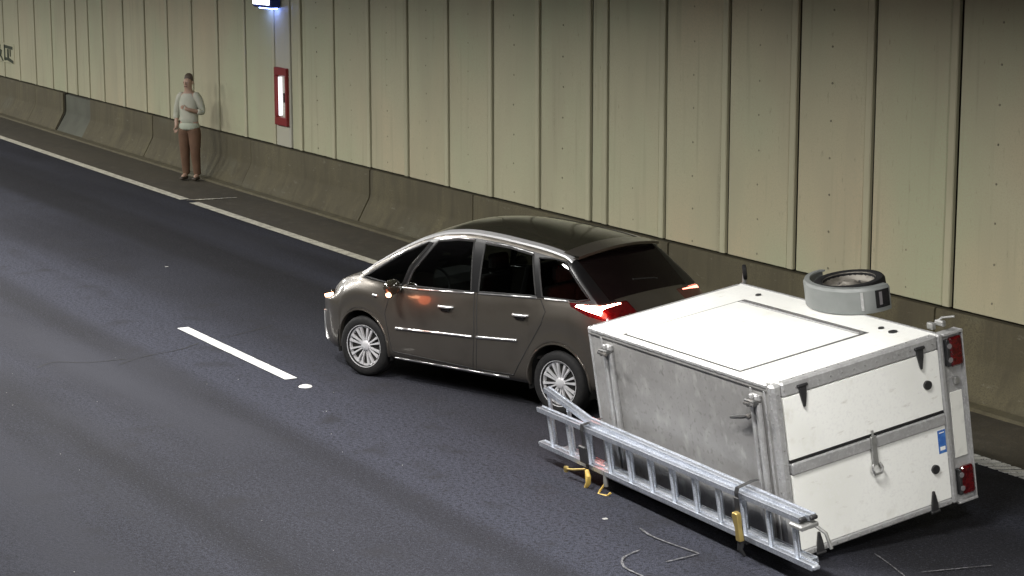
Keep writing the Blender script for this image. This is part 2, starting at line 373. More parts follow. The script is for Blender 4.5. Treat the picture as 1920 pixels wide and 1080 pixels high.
stroke('chalk_line', curve_pts([(-11.32,10.22),(-11.25,10.5),(-11.17,10.8)], 6), .02, M['chalk'], 'thin chalk line crossing behind the trailer lamps', 'chalk mark')
for pts, lab in (([(-21.57,6.74),(-21.75,7.0),(-21.55,7.3),(-21.5,7.75)], 'thin dark crack in the asphalt farther from the lane dash'),
                 ([(-21.25,7.55),(-21.5,7.9),(-21.68,8.44),(-21.9,8.75)], 'thin dark crack running up to the lane dash'),
                 ([(-27.95,9.42),(-28.05,9.6),(-28.25,9.9)], 'short dark crack in the asphalt well ahead of the car'),
                 ([(-22.0,9.05),(-22.15,9.4),(-22.4,9.9)], 'faint dark crack between lane dash and car')):
    stroke('road_crack', curve_pts(pts, 6), .022, M['crack'], lab, 'crack', z=.003)
gr = MB()
for i in range(26):
    x = random.uniform(-24,-12); y = random.uniform(4.6, 9.0); r_ = random.choice([.003,.003,.004,.005])
    gr.chbox((x-r_, y-r_*.8, .0), (x+r_, y+r_*.8, r_*1.1), r_*.4)
for x, y in ((-13.70,8.95),(-26.9,10.3)):
    gr.chbox((x-.016, y-.02, .0), (x+.016, y+.02, .008), .004)
tag(gr.build('grit', M['stone']), 'scattered pale grit on the asphalt', kind='stuff')

# ---- lit emergency post
sg = empty('lit_sign_box', 'blue wall sign box with brightly lit white face at the top of the picture', 'sign', (-32.75, YW+bend(-32.7), 3.22))
MB().chbox((-.36,-.20,0), (.36,.0,.62), .02).build('housing', M['blue'], sg)
MB().chbox((-.33,-.212,.05), (.33,-.198,.58), .006).build('lit_face', M['litblue'], sg)
MB().chbox((-.22,-.15,-.02), (.30,-.03,.002), .005).build('lower_lamp', M['under'], sg)
MB().chbox((-.10,-.02,.1), (.10,.06,.3), .01).build('bracket', M['steel'], sg)
cb = empty('emergency_cabinet', 'red framed emergency cabinet with a lit tube behind its narrow window', 'cabinet', (-32.385, YW+bend(-32.4), 1.24))
f = MB(); W2, H2 = .245, .98
for a, b in (((-W2,-.05,0),(W2,.06,.14)), ((-W2,-.05,H2-.13),(W2,.06,H2)), ((-W2,-.05,.14),(-W2+.055,.06,H2-.13)), ((W2-.055,-.05,.14),(W2,.06,H2-.13))): f.chbox(a, b, .008)
f.build('frame', M['cabinet'], cb)
MB().box((-W2+.05,.02,.13), (W2-.05,.05,H2-.12)).build('inside', M['cabinetdark'], cb)
MB().tube([(-.06,-.015,.17),(-.06,-.015,H2-.16)], .034, 12).build('lamp_tube', M['tubelamp'], cb, smooth=40)
MB().chbox((.11,-.045,.40), (.14,-.01,.56), .006).build('handle', M['darksteel'], cb)
ex = empty('exit_sign', 'dark green escape sign on the cream panels past the dark barrier length', 'sign', (-49.0, YW+bend(-49)-.0, 1.24))
MB().chbox((-.95,-.008,.0), (.62,.02,.46), .004).build('plate', M['panel'], ex)
def flat(polys, name, mm):
    b = MB()
    for P in polys: b.prism(P, -.018, -.010, lambda u, v, d: (u, d, v))
    b.build(name, M[mm], ex)
flat([[(-.14,.05),(-.06,.05),(-.06,.42),(-.14,.42)], [(-.14,.42),(-.14,.35),(.52,.33),(.52,.40)], [(.10,.33),(.22,.33),(.22,.13),(.10,.13)], [(.30,.33),(.38,.33),(.36,.16),(.30,.16)], [(-.14,.05),(.10,.06),(.55,-.0),(.55,.07),(.20,.13),(-.14,.12)]], 'door_symbol', 'green')
flat([[(-.55,.30),(-.45,.30),(-.42,.40),(-.52,.42)], [(-.60,.14),(-.40,.12),(-.32,.28),(-.50,.30)], [(-.75,.02),(-.66,.02),(-.45,.14),(-.55,.17)], [(-.45,.14),(-.36,.14),(-.22,.03),(-.30,.02)]], 'figure_symbol', 'green')

def pchip(keys):
    xs=[k[0] for k in keys]; ys=[k[1] for k in keys]; n=len(xs)
    d=[(ys[i+1]-ys[i])/(xs[i+1]-xs[i]) for i in range(n-1)]
    m=[d[0]]+[0 if d[i-1]*d[i]<=0 else 2*d[i-1]*d[i]/(d[i-1]+d[i]) for i in range(1,n-1)]+[d[-1]]
    def f(x):
        if x<=xs[0]: return ys[0]
        if x>=xs[-1]: return ys[-1]
        i=0
        while x>xs[i+1]: i+=1
        h=xs[i+1]-xs[i]; t=(x-xs[i])/h
        return ys[i]*(2*t**3-3*t*t+1)+m[i]*h*(t**3-2*t*t+t)+ys[i+1]*(-2*t**3+3*t*t)+m[i+1]*h*(t**3-t*t)
    return f
WX=(2.70,0.0)      # wheel centres
ZB=pchip([(-.72,.86),(-.60,1.00),(-.44,1.11),(-.3,1.145),(.22,1.125),(1.0,1.075),(1.9,1.03),(2.3,1.02),(2.75,1.03),(2.95,1.0),(3.2,.92),(3.45,.77),(3.6,.62),(3.68,.52)])
YB=pchip([(-.72,.60),(-.62,.72),(-.45,.80),(-.1,.845),(.6,.862),(1.6,.865),(2.3,.85),(2.8,.80),(3.1,.73),(3.4,.60),(3.6,.42),(3.68,.30)])
YM=pchip([(-.72,.66),(-.66,.76),(-.5,.86),(-.25,.895),(.3,.905),(2.4,.905),(2.9,.885),(3.2,.83),(3.45,.70),(3.6,.53),(3.68,.38)])
ZR=pchip([(-.72,.88),(-.60,1.02),(-.44,1.135),(-.2,1.34),(.0,1.505),(.10,1.545),(.5,1.60),(1.3,1.645),(1.65,1.615),(1.95,1.535),(2.3,1.385),(2.6,1.225),(2.88,1.06),(3.0,1.03),(3.2,.965),(3.35,.88),(3.45,.815),(3.57,.70),(3.68,.56)])
YR=pchip([(-.72,.48),(-.60,.62),(-.44,.785),(-.2,.735),(.05,.662),(.5,.64),(1.4,.63),(2.0,.66),(2.5,.70),(2.85,.74),(3.1,.69),(3.4,.58),(3.6,.40),(3.68,.26)])
CR=pchip([(-.72,.02),(-.44,.03),(.05,.05),(1.3,.085),(2.0,.095),(2.6,.08),(3.0,.06),(3.5,.05),(3.68,.03)])
SILL=pchip([(-.72,.34),(-.45,.29),(.4,.255),(2.3,.235),(3.3,.215),(3.68,.26)])
def zlow(x):
    z=SILL(x)
    for w in WX:
        d=abs(x-w); r=.378
        if d<r: z=max(z,.335+math.sqrt(r*r-d*d))
    return z
def controls(x):
    zb,yb,ym,zr,yr,cr,zl=ZB(x),YB(x),YM(x),ZR(x),YR(x),CR(x),zlow(x)
    zb=min(zb,zr-.004)
    top=zb
    def between(z,a): return max(z,zl+a*(top-zl))
    z3=between(.50,.3); z4=between(.74,.6); z5=between(top-.075,.86)
    yl=ym-.045*max(0,min(1,(.55-zl)/.3))
    return [(yl-.03,zl),(yl,zl+.02),((yl+ym)/2+.008,zl+.3*(z3-zl)),(ym,z3),(ym+.003,z4),(yb+.45*(ym-yb),z5),(yb,zb),
            (yb+.36*(yr-yb)+.022*min(1,max(0,(zr-zb)/.4)),zb+.36*(zr-zb)),(yb+.72*(yr-yb)+.026*min(1,max(0,(zr-zb)/.4)),zb+.74*(zr-zb)),(yr,zr),(yr*.80,zr+cr*.42),(yr*.45,zr+cr*.82),(0,zr+cr)]
SEG=[1,2,3,4,4,3,4,4,4,3,4,4]
def ring(x):
    c=controls(x); out=[]
    n=len(c)
    for i in range(n-1):
        p0=c[i-1] if i>0 else c[i]; p1=c[i]; p2=c[i+1]; p3=c[i+2] if i+2<n else (-c[i][0],c[i][1])
        for k in range(SEG[i]):
            t=k/SEG[i]
            # mild catmull-rom (tension .5), linear fall-off at the belt crease
            m1=[(p2[j]-p0[j])*.5 for j in (0,1)]; m2=[(p3[j]-p1[j])*.5 for j in (0,1)]
            L=math.hypot(p2[0]-p1[0],p2[1]-p1[1])
            for m in (m1,m2):
                q=math.hypot(*m)
                if q>L: m[0]*=L/q; m[1]*=L/q
            h=(2*t**3-3*t*t+1,t**3-2*t*t+t,-2*t**3+3*t*t,t**3-t*t)
            out.append(tuple(p1[j]*h[0]+m1[j]*h[1]+p2[j]*h[2]+m2[j]*h[3] for j in (0,1)))
    out.append((0.0,c[-1][1]))
    return out
def surf(x,z):
    "half width of the body at station x and height z"
    r=ring(x)
    for (ya,za),(yb_,zb_) in zip(r,r[1:]):
        if (za-z)*(zb_-z)<=0 and abs(zb_-za)>1e-6 and max(ya,yb_)>.05:
            t=(z-za)/(zb_-za); return ya+t*(yb_-ya)
    return r[0][0] if z<r[0][1] else 0.0

# ------------------------------------------------------------------ the car
CARM = Matrix.Translation((-17.1368, 11.2949, 0)) @ Matrix.Rotation(3.46048, 4, 'Z')
car = empty('people_carrier', 'dark grey brown compact people carrier with lit tail lamp, towing the overturned trailer', 'car', mat=CARM)
xs = []
x = -.72
while x < 3.705: xs.append(round(x, 4)); x += .03 if (.45 < x < 2.2) else .02
bm = bmesh.new(); G = []
for x in xs: G.append([bm.verts.new((x, y, z)) for y, z in ring(x)])
for a, b in zip(G, G[1:]):
    for i in range(len(a)-1): bm.faces.new((a[i], b[i], b[i+1], a[i+1]))
for row, flip in ((G[0], False), (G[-1], True)):
    ctr = [bm.verts.new((v.co.x, 0, v.co.z)) for v in row[:-1]]+[row[-1]]
    for i in range(len(row)-1):
        q = [row[i], row[i+1], ctr[i+1], ctr[i]] if i < len(row)-2 else [row[i], row[i+1], ctr[i]]
        bm.faces.new(q[::-1] if flip else q)
lay = bm.faces.layers.int.new('part')
def cut(pid, planes, test=None):
    cur = [f for f in bm.faces if f[lay] == 0 and (test is None or test(f.calc_center_median()))]
    for co, no in planes:
        co = Vector(co); no = Vector(no).normalized()
        geom = list({v for f in cur for v in f.verts})+list({e for f in cur for e in f.edges})+cur
        r = bmesh.ops.bisect_plane(bm, geom=geom, dist=1e-5, plane_co=co, plane_no=no)
        cur = [f for f in r['geom'] if isinstance(f, bmesh.types.BMFace) and (f.calc_center_median()-co).dot(no) < 0]
    for f in cur: f[lay] = pid
def poly(P):
    A = sum(P[i][0]*P[(i+1) % len(P)][1]-P[(i+1) % len(P)][0]*P[i][1] for i in range(len(P)))
    if A < 0: P = P[::-1]
    out = []
    for i in range(len(P)):
        a, b = P[i], P[(i+1) % len(P)]
        out.append(((a[0], 0, a[1]), (b[1]-a[1], 0, -(b[0]-a[0]))))
    return out
side = lambda c: c.y > .3
QF = [(2.745,1.058),(2.56,1.165),(2.22,1.362),(1.905,1.500),(1.84,1.500),(2.06,1.24),(2.135,1.045),(2.30,1.035)]
QF1 = [(2.745,1.058),(2.56,1.165),(2.22,1.362),(2.06,1.24),(2.135,1.045),(2.30,1.035)]
QF2 = [(2.22,1.362),(1.905,1.500),(1.84,1.500),(2.06,1.24)]
FD = [(1.765,1.525),(1.50,1.565),(1.275,1.575),(1.165,1.090),(2.075,1.045),(2.02,1.20)]
RD = [(1.120,1.565),(.80,1.558),(.475,1.523),(.315,1.150),(1.07,1.103)]
RQ = [(.390,1.505),(.20,1.515),(.065,1.500),(-.325,1.185),(-.20,1.160),(.235,1.150)]
for pid, P in ((10,QF1),(10,QF2),(11,FD),(12,RD),(13,RQ)): cut(pid, poly(P), side)
cut(24, poly([(2.80,1.043),(2.56,1.188),(2.22,1.385),(1.90,1.530),(1.50,1.595),(1.27,1.605),(.80,1.590),(.47,1.553),(.06,1.515),(-.36,1.165),(.25,1.138),(1.10,1.087),(2.30,1.022)]), side)
# glazing across the car
cut(20, [((-.425,0,0),(-1,0,0)), ((-.015,0,0),(1,0,0)), ((0,.615,0),(0,1,0)), ((0,0,1.13),(0,0,-1))])                    # rear window
cut(21, [((1.86,0,0),(-1,0,0)), ((2.86,0,0),(1,0,0)), ((0,.635,0),(0,1,0)), ((0,0,1.06),(0,0,-1))])                      # windscreen
cut(22, [((.16,0,0),(-1,0,0)), ((1.80,0,0),(1,0,0)), ((0,.555,0),(0,1,0)), ((0,0,1.4),(0,0,-1))])                        # roof
# lamps
cut(31, poly([(-.475,1.137),(-.20,1.132),(-.18,1.112),(-.475,1.050)])+[((0,.50,0),(0,-1,0))])
cut(30, poly([(-.105,1.142),(-.46,1.142),(-.60,1.05),(-.60,.985),(-.34,1.035),(-.13,1.105)])+[((0,.40,0),(0,-1,0))])
cut(32, poly([(2.98,1.0),(3.22,.955),(3.50,.80),(3.60,.70),(3.56,.66),(3.40,.74),(3.16,.875)])+[((0,.28,0),(0,-1,0))])
# doors, fuel-side panels and bumpers
FDOOR = [(2.255,.33),(2.345,.72),(2.28,1.00),(1.95,1.030),(1.115,1.080),(1.085,.70),(1.115,.315)]
RDOOR = [(1.07,.315),(1.045,.70),(1.08,1.082),(.25,1.128),(.16,1.02),(.20,.90),(.57,.33)]
lowdoor = lambda c: c.y > .5
cut(40, poly(FDOOR), lowdoor); cut(41, poly(RDOOR), lowdoor)
cut(50, [((3.14,0,0),(-1,0,-.12)), ((0,0,.60),(0,0,1))])                          # front bumper
cut(51, [((-.36,0,0),(1,0,.10)), ((0,0,.70),(0,0,1))])                            # rear bumper
cut(52, [((2.93,0,0),(-1,0,0)), ((0,.66,0),(0,1,0)), ((0,0,.64),(0,0,-1))])        # bonnet
cut(23, [((-.46,0,0),(-1,0,0)), ((.05,0,0),(1,0,0)), ((0,.54,0),(0,-1,0)), ((0,0,1.15),(0,0,-1))])   # dark rear pillar
bm.normal_update()
for v in bm.verts: v.normal_update()
def extract(pid, mirror):
    vm = {}; vs = []; fs = []; ns = []
    for s in ((1, -1) if mirror == 'both' else ((-1,) if mirror else (1,))):
        vm = {}
        for f in bm.faces:
            if f[lay] != pid: continue
            idx = []
            for v in f.verts:
                if v not in vm:
                    vm[v] = len(vs); vs.append((v.co.x, v.co.y*s, v.co.z)); ns.append((v.normal.x, v.normal.y*s if v.co.y > 1e-4 else 0, v.normal.z))
                idx.append(vm[v])
            fs.append(idx if s > 0 else idx[::-1])
    return vs, fs, ns
def part(pid, name, mm, mirror, parent=car, off=0.0, solid=None):
    vs, fs, ns = extract(pid, mirror)
    if off: vs = [(v[0]+n[0]*off, v[1]+n[1]*off, v[2]+n[2]*off) for v, n in zip(vs, ns)]
    me = bpy.data.meshes.new(name); me.from_pydata(vs, [], fs)
    if mirror == 'both':
        b2 = bmesh.new(); b2.from_mesh(me); bmesh.ops.remove_doubles(b2, verts=[v for v in b2.verts if abs(v.co.y) < 1e-4], dist=1e-4); b2.to_mesh(me); b2.free()
    for p in me.polygons: p.use_smooth = True
    if mirror != 'both': me.normals_split_custom_set_from_vertices(ns)
    return link(name, me, M[mm], parent)
body = part(0, 'body', 'carpaint', 'both')
for mr in (False, True):
    part(10, 'quarter_window', 'glass', mr); part(13, 'quarter_window', 'privacy', mr)
    d1 = part(40, 'door', 'carpaint', mr); d2 = part(41, 'door', 'carpaint', mr)
    part(11, 'window', 'glass', mr, d1); part(12, 'window', 'privacy', mr, d2)
    tlm = part(30, 'tail_lamp', 'red', mr, off=.004); part(31, 'lit_bulb', 'brake' if not mr else 'brakefar', mr, tlm, off=.006)
    if not mr:
        for nm_, loc_, col_, pw_ in (('tail_light', (-.52,.86,1.12), (1.0,.07,.04), 6.0), ('indicator_light', (2.06,1.16,.955), (1.0,.20,.07), 1.2)):
            pl_ = bpy.data.lights.new(nm_, 'POINT'); pl_.energy = pw_; pl_.color = col_; pl_.shadow_soft_size = .07; pl_.specular_factor = 0.0
            po_ = bpy.data.objects.new(nm_, pl_); COL.objects.link(po_); po_.parent = tlm if nm_ == 'tail_light' else car; po_.location = loc_
    part(32, 'headlamp', 'headglass', mr, off=.002)
    part(23, 'rear_pillar', 'pillar', mr); part(24, 'window_surround', 'pillar', mr)
    s = -1 if mr else 1
    def on(x, z, off=.0): return Vector((x, s*(surf(x, z)+off), z))
    def poly_line(P, closed=True, step=.05):
        out = []; n = len(P)
        for i in range(n if closed else n-1):
            a, b = P[i], P[(i+1) % n]; k = max(1, int(math.hypot(a[0]-b[0], a[1]-b[1])/step))
            for j in range(k): out.append((a[0]+(b[0]-a[0])*j/k, a[1]+(b[1]-a[1])*j/k))
        if not closed: out.append(P[-1])
        return out
    for P, pr in ((QF, car), (FD, d1), (RD, d2), (RQ, car)):
        MB().tube([on(a, b, -.001) for a, b in poly_line(P)], .010, 6, closed=True).build('window_seal', M['gap'], pr, smooth=60)
    for P, pr in ((FDOOR, d1), (RDOOR, d2)):
        MB().tube([on(a, b, -.001) for a, b in poly_line(P)], .0055, 6, closed=True).build('door_gap', M['gap'], pr, smooth=60)
    # bright belt moulding, rub strip, sill strip
    for P, pr, rr, nm in (([(2.26,1.015),(1.9,1.030),(1.125,1.082)], d1, .009, 'belt_trim'), ([(1.06,1.088),(.30,1.138)], d2, .009, 'belt_trim'),
                          ([(.20,1.140),(-.10,1.150)], car, .009, 'belt_trim'),
                          ([(2.19,.590),(1.11,.645)], d1, .013, 'rub_strip'), ([(1.05,.650),(.51,.690)], d2, .013, 'rub_strip'),
                          ([(2.24,.262),(.64,.290)], car, .010, 'sill_strip'),
                          ([(1.74,1.542),(1.50,1.582),(1.27,1.592)], d1, .008, 'window_trim'), ([(1.12,1.583),(.80,1.575),(.48,1.540)], d2, .006, 'window_trim'),
                          ([(1.86,1.497),(2.07,1.24),(2.135,1.05)], d1, .010, 'window_post')):
        MB().tube([on(a, b, .003) for a, b in poly_line(P, False)], rr, 6).build(nm, M['chrome' if nm != 'window_post' else 'pillar'], pr, smooth=60)
    # dark door pillar between the door windows
    b = MB(); L1 = []; L2 = []
    for i in range(13):
        t = i/12; z = 1.095+t*(1.568-1.095)
        L1.append(on(1.162+t*(1.272-1.162)-.002, z, .003)); L2.append(on(1.072+t*(1.122-1.072)+.002, z, .003))
    b.ribbon(L1, L2).build('door_pillar', M['pillar'], car, smooth=60)
    for hx, hz, pr in ((1.485,.905,d1), (.478,.948,d2)):
        MB().tube([on(hx+.10, hz-.004, .0), on(hx+.075, hz-.003, .032), on(hx, hz, .040), on(hx-.075, hz+.003, .032), on(hx-.10, hz+.004, .0)], [.012,.014,.016,.014,.012], 8).build('handle', M['chrome'], pr, smooth=60)
        MB().tube([on(hx-.05, hz-.03, .001), on(hx+.05, hz-.034, .001)], .020, 8).build('handle_recess', M['gap'], pr, smooth=60)
    # silver roof arch
    L1 = []; L2 = []; L3 = []
    for i in range(60):
        xx = 2.83-i*(2.83+.005)/59; c = controls(xx); yr, zr = c[9]; y2, z2 = c[10]; y0, z0 = c[8]
        k = .062/max(.02, math.hypot(yr-y2, zr-z2)); k0 = .012/max(.02, math.hypot(y0-yr, z0-zr))
        L1.append(Vector((xx, s*(yr+(y0-yr)*k0+.006), zr+(z0-zr)*k0))); L2.append(Vector((xx, s*(yr+.006), zr+.009))); L3.append(Vector((xx, s*(yr+(y2-yr)*k), zr+(z2-zr)*k+.012)))
    b = MB(); b.ribbon(L1, L2); b.ribbon(L2, L3); b.build('roof_arch_trim', M['silver'], car, smooth=60)
    # wheel-arch lip and liner
    for wx in WX:
        P = [(wx+.386*math.cos(a), .335+.386*math.sin(a)) for a in [PI*(-.06+1.12*i/28) for i in range(29)]]
        P = [p for p in P if p[1] > .26]
        MB().tube([Vector((a, s*(surf(a, min(b_+.012, 1.0))+.0), b_)) for a, b_ in P], .013, 6).build('arch_lip', M['carpaint'], car, smooth=60)
        b = MB(); A = [PI*(-.1+1.2*i/24) for i in range(25)]
        b.ribbon([(wx+.40*math.cos(a), s*.45, .335+.40*math.sin(a)) for a in A], [(wx+.40*math.cos(a), s*.87, .335+.40*math.sin(a)) for a in A])
        b.add([(wx, s*.45, .335)]+[(wx+.40*math.cos(a), s*.45, .335+.40*math.sin(a)) for a in A], [(0, i+1, i+2) for i in range(24)])
        b.build('wheel_well', M['gap'], car)
    # mirror
    mr_o = MB(); mm4 = Matrix.Translation((2.13, s*1.005, 1.045))
    bmm = bmesh.new(); bmesh.ops.create_uvsphere(bmm, u_segments=20, v_segments=12, radius=1)
    for v in bmm.verts:
        c = v.co; q = 1.0 if c.x > 0 else .45
        v.co = mm4 @ Vector((c.x*.085*q, c.y*.115, c.z*.082))
    bmm.verts.index_update(); mr_o.add([v.co for v in bmm.verts], [[v.index for v in f.verts] for f in bmm.faces]); bmm.free()
    mr_o.tube([(2.13, s*.93, .995), (2.20, s*.83, 1.02)], [.035,.045], 10)
    mo = mr_o.build('mirror', M['roofglass'], car, smooth=60)
    MB().tube([(2.165, s*1.02, .975), (2.13, s*1.07, .972), (2.085, s*1.10, .975)], [.020,.028,.020], 8).build('indicator', M['orange'] if not mr else M['brakedim'], mo, smooth=60)
    # front indicator in the headlamp, fog lamp surround
    MB().tube([on(3.50, .735, .004), on(3.44, .755, .006)], .022, 8).build('indicator', M['orange'] if not mr else M['headglass'], car, smooth=60)
    MB().tube([on(3.44, .60, .006), on(3.50, .42, .006), on(3.46, .30, .006), on(3.38, .285, .006)], .014, 6).build('bumper_trim', M['chrome'], car, smooth=60)
    MB().tube([on(2.52, .90, .003), on(2.46, .898, .003)], .016, 8).build('side_marker', M['chrome'], car, smooth=60)
part(20, 'rear_window', 'rearglass', 'both'); part(21, 'windscreen', 'glass', 'both'); part(22, 'roof_panel', 'roofglass', 'both')
fb = part(50, 'front_bumper', 'carpaint', 'both'); rb_ = part(51, 'rear_bumper', 'carpaint', 'both'); part(52, 'bonnet', 'carpaint', 'both')
MB().box((3.55,-.34,.30), (3.70,.34,.52)).build('grille', M['gap'], fb)
# roof spoiler lip
sp = MB(); A = []; B = []; C_ = []; D = []
for i in range(25):
    y = -.64+1.28*i/24; q = 1-(y/.66)**2
    A.append((.14, y, 1.572+.058*q)); B.append((-.055-.05*q, y, 1.550+.062*q)); C_.append((-.05-.05*q, y, 1.522+.062*q)); D.append((.06, y, 1.53+.05*q))
sp.ribbon(A, B); sp.ribbon(B, C_); sp.ribbon(C_, D); sp.build('roof_spoiler', M['carpaint'], car, smooth=35)
MB().tube([(-.35,-.55,1.19),(-.32,-.2,1.265),(-.30,.1,1.29)], .009, 6).build('rear_wiper', M['black'], car, smooth=60)
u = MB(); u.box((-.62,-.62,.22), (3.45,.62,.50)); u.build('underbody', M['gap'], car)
# cabin
MB().box((-.60,-.78,.505), (2.35,.78,.53)).build('cabin_floor', M['trim'], car)
MB().chbox((2.25,-.74,.60), (2.78,.74,1.00), .08).build('dashboard', M['trim'], car)
MB().chbox((-.42,-.70,.53), (-.10,.70,.98), .05).build('parcel_shelf', M['trim'], car)
MB().tube([(2.08+.05*math.cos(a), .37+.17*math.sin(a), 1.00+.16*math.cos(a)) for a in [2*PI*i/20 for i in range(20)]], .014, 8, closed=True).build('steering_wheel', M['trim'], car, smooth=60)
for x0, y0 in ((1.35,.37),(1.35,-.37),(.42,.46),(.42,0),(.42,-.46)):
    wdt = .24 if x0 > 1 else .21
    st_ = MB().chbox((x0,y0-wdt,.55), (x0+.48,y0+wdt,.72), .05).build('seat', M['seat'], car)
    b = MB(); b.prism([(-.02,.66),(.12,.66),(-.04,1.22),(-.14,1.22)], y0-wdt, y0+wdt, lambda u_, v_, d_: (x0+u_, d_, v_)); b.build('backrest', M['seat'], st_, bevel=.04)
    b = MB(); b.chbox((x0-.17,y0-.13,1.25), (x0-.07,y0+.13,1.42), .035); b.build('headrest', M['seat'], st_)
# tow ball
tb = MB(); tb.tube([(-.60,0,.36),(-.80,0,.36),(-.84,0,.40),(-.84,0,.46)], .022, 8); tb.build('tow_bar', M['darksteel'], car, smooth=50)
# wheels
def wheel_meshes():
    t = MB(); t.lathe([(.215,-.095),(.235,-.105),(.285,-.108),(.312,-.095),(.322,-.07),(.324,0),(.322,.07),(.312,.095),(.285,.108),(.235,.105),(.215,.095)], 48)
    r_ = MB(); r_.lathe([(.222,.10),(.222,.075),(.200,.070),(.196,.02),(.196,-.09),(.205,-.09),(.215,.05),(.228,.092),(.232,.103)], 40)
    n = 16
    for k in range(n):
        a = 2*PI*k/n+(.045 if k % 2 else -.045); ca, sa = math.cos(a), math.sin(a); wd0, wd1 = .0075, .0135
        P = []
        for rr, ww, h in ((.045, wd0, .066), (.12, wd0, .082), (.205, wd1, .088)):
            P.append(((rr*ca-ww*sa), h, rr*sa+ww*ca)); P.append(((rr*ca+ww*sa), h, rr*sa-ww*ca))
        Q = [(p[0], p[1]-.025, p[2]) for p in P]
        r_.add(P+Q, [(0,1,3,2),(2,3,5,4),(6,8,9,7),(8,10,11,9),(0,2,8,6),(2,4,10,8),(1,7,9,3),(3,9,11,5)])
    r_.lathe([(0,.090),(.03,.090),(.05,.080),(.055,.060),(0,.060)], 20, closed=False)
    d = MB(); d.lathe([(0,.046),(.197,.046),(.197,.02),(0,.02)], 32, closed=False)  # brake disc widened to fill the rim, a dark backing as painted spoke-gap shade
    out = []
    for b, nm, mm, sm in ((t,'tyre','rubber',45), (r_,'rim','alloy',35), (d,'dark_backing_disc','brown',40)):
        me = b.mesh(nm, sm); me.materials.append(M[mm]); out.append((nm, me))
    return out
WM = wheel_meshes()
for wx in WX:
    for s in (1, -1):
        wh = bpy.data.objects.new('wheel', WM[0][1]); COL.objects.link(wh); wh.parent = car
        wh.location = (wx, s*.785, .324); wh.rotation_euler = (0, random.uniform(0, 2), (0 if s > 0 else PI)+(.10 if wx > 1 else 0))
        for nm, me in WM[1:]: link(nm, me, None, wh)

# ------------------------------------------------------------------ the overturned trailer (its right side is up, its roof faces the camera)
TM = Matrix(((.998916, .042339, -.019345, -11.9810), (-.044783, .987481, -.151245, 9.29553), (.0127, .151947, .988307, 1.41204), (0,0,0,1)))
tr = empty('box_trailer', 'white aluminium framed box trailer overturned on its side behind the car', 'trailer', mat=TM)
L, V, Wd = 2.747, 1.613, 1.398
def tb_(name, a, b, mm, parent=tr, c=.006, **kw): return MB().chbox(a, b, c).build(name, M[mm], parent, **kw)
tb_('side_panel', (-L+.03,.03,-.035), (-.03,V-.02,-.004), 'white')
tb_('side_panel', (-L+.03,.03,-Wd+.004), (-.03,V-.02,-Wd+.035), 'white')
tb_('roof_panel', (-L+.03,.006,-Wd+.03), (-.03,.035,-.03), 'alusheet')
tb_('front_panel', (-L+.005,.03,-Wd+.03), (-L+.035,V-.03,-.03), 'white')
tb_('floor', (-L+.03,V-.06,-Wd+.03), (-.03,V-.01,-.03), 'darksteel')
# edge profiles
def prof(name, a, b, c=.012): return tb_(name, a, b, 'alu', c=c)
e = .045
for y0, y1 in ((0,e), (V-e,V)):
    for z0, z1 in ((-e,0), (-Wd,-Wd+e)): prof('edge_profile', (-L+e,y0,z0), (-.088,y1,z1))
for z0, z1 in ((-e,0), (-Wd,-Wd+e)): prof('edge_profile', (-L,e,z0), (-L+e,V-e,z1)); 
for y0, y1 in ((0,e), (V-e,V)): prof('edge_profile', (-L,y0,-Wd+.0), (-L+e,y1,.0))
# white cap on the upper roof edge
tb_('edge_cap', (-L+.05,.010,-.002), (-.10,.052,.004), 'white', c=.002)
# side hatch: dark joint, raised leaf, hinge profile
hx0, hx1, hy0, hy1 = -2.24, -.53, .072, 1.285
j = MB(); g_ = .013
for a, b in (((hx0-g_,hy0-g_),(hx1+g_,hy0+g_)), ((hx0-g_,hy1-g_),(hx1+g_,hy1+g_)), ((hx0-g_,hy0+g_),(hx0+g_,hy1-g_)), ((hx1-g_,hy0+g_),(hx1+g_,hy1-g_))): j.box((a[0],a[1],-.006), (b[0],b[1],-.0015))
j.build('hatch_joint', M['darksteel'], tr)
tb_('side_hatch', (hx0+g_,hy0+g_,-.006), (hx1-g_,hy1-.075,.004), 'white', c=.003)
hp = tb_('hatch_hinge', (hx0+.02,hy1-.065,-.003), (hx1-.02,hy1-.015,.007), 'alu', c=.004)
MB().tube([(hx0+.03,hy1-.04,.008),(hx1-.03,hy1-.04,.008)], .007, 8).build('hinge_pin', M['darksteel'], hp, smooth=50)
for x, y, r_ in ((-2.256,1.447,.026), (-.532,1.431,.024), (-.369,1.42,.036)):
    MB().cyl((x,y,-.006), (x,y,.006), r_, 14).build('vent_plug', M['black'], tr, smooth=40)
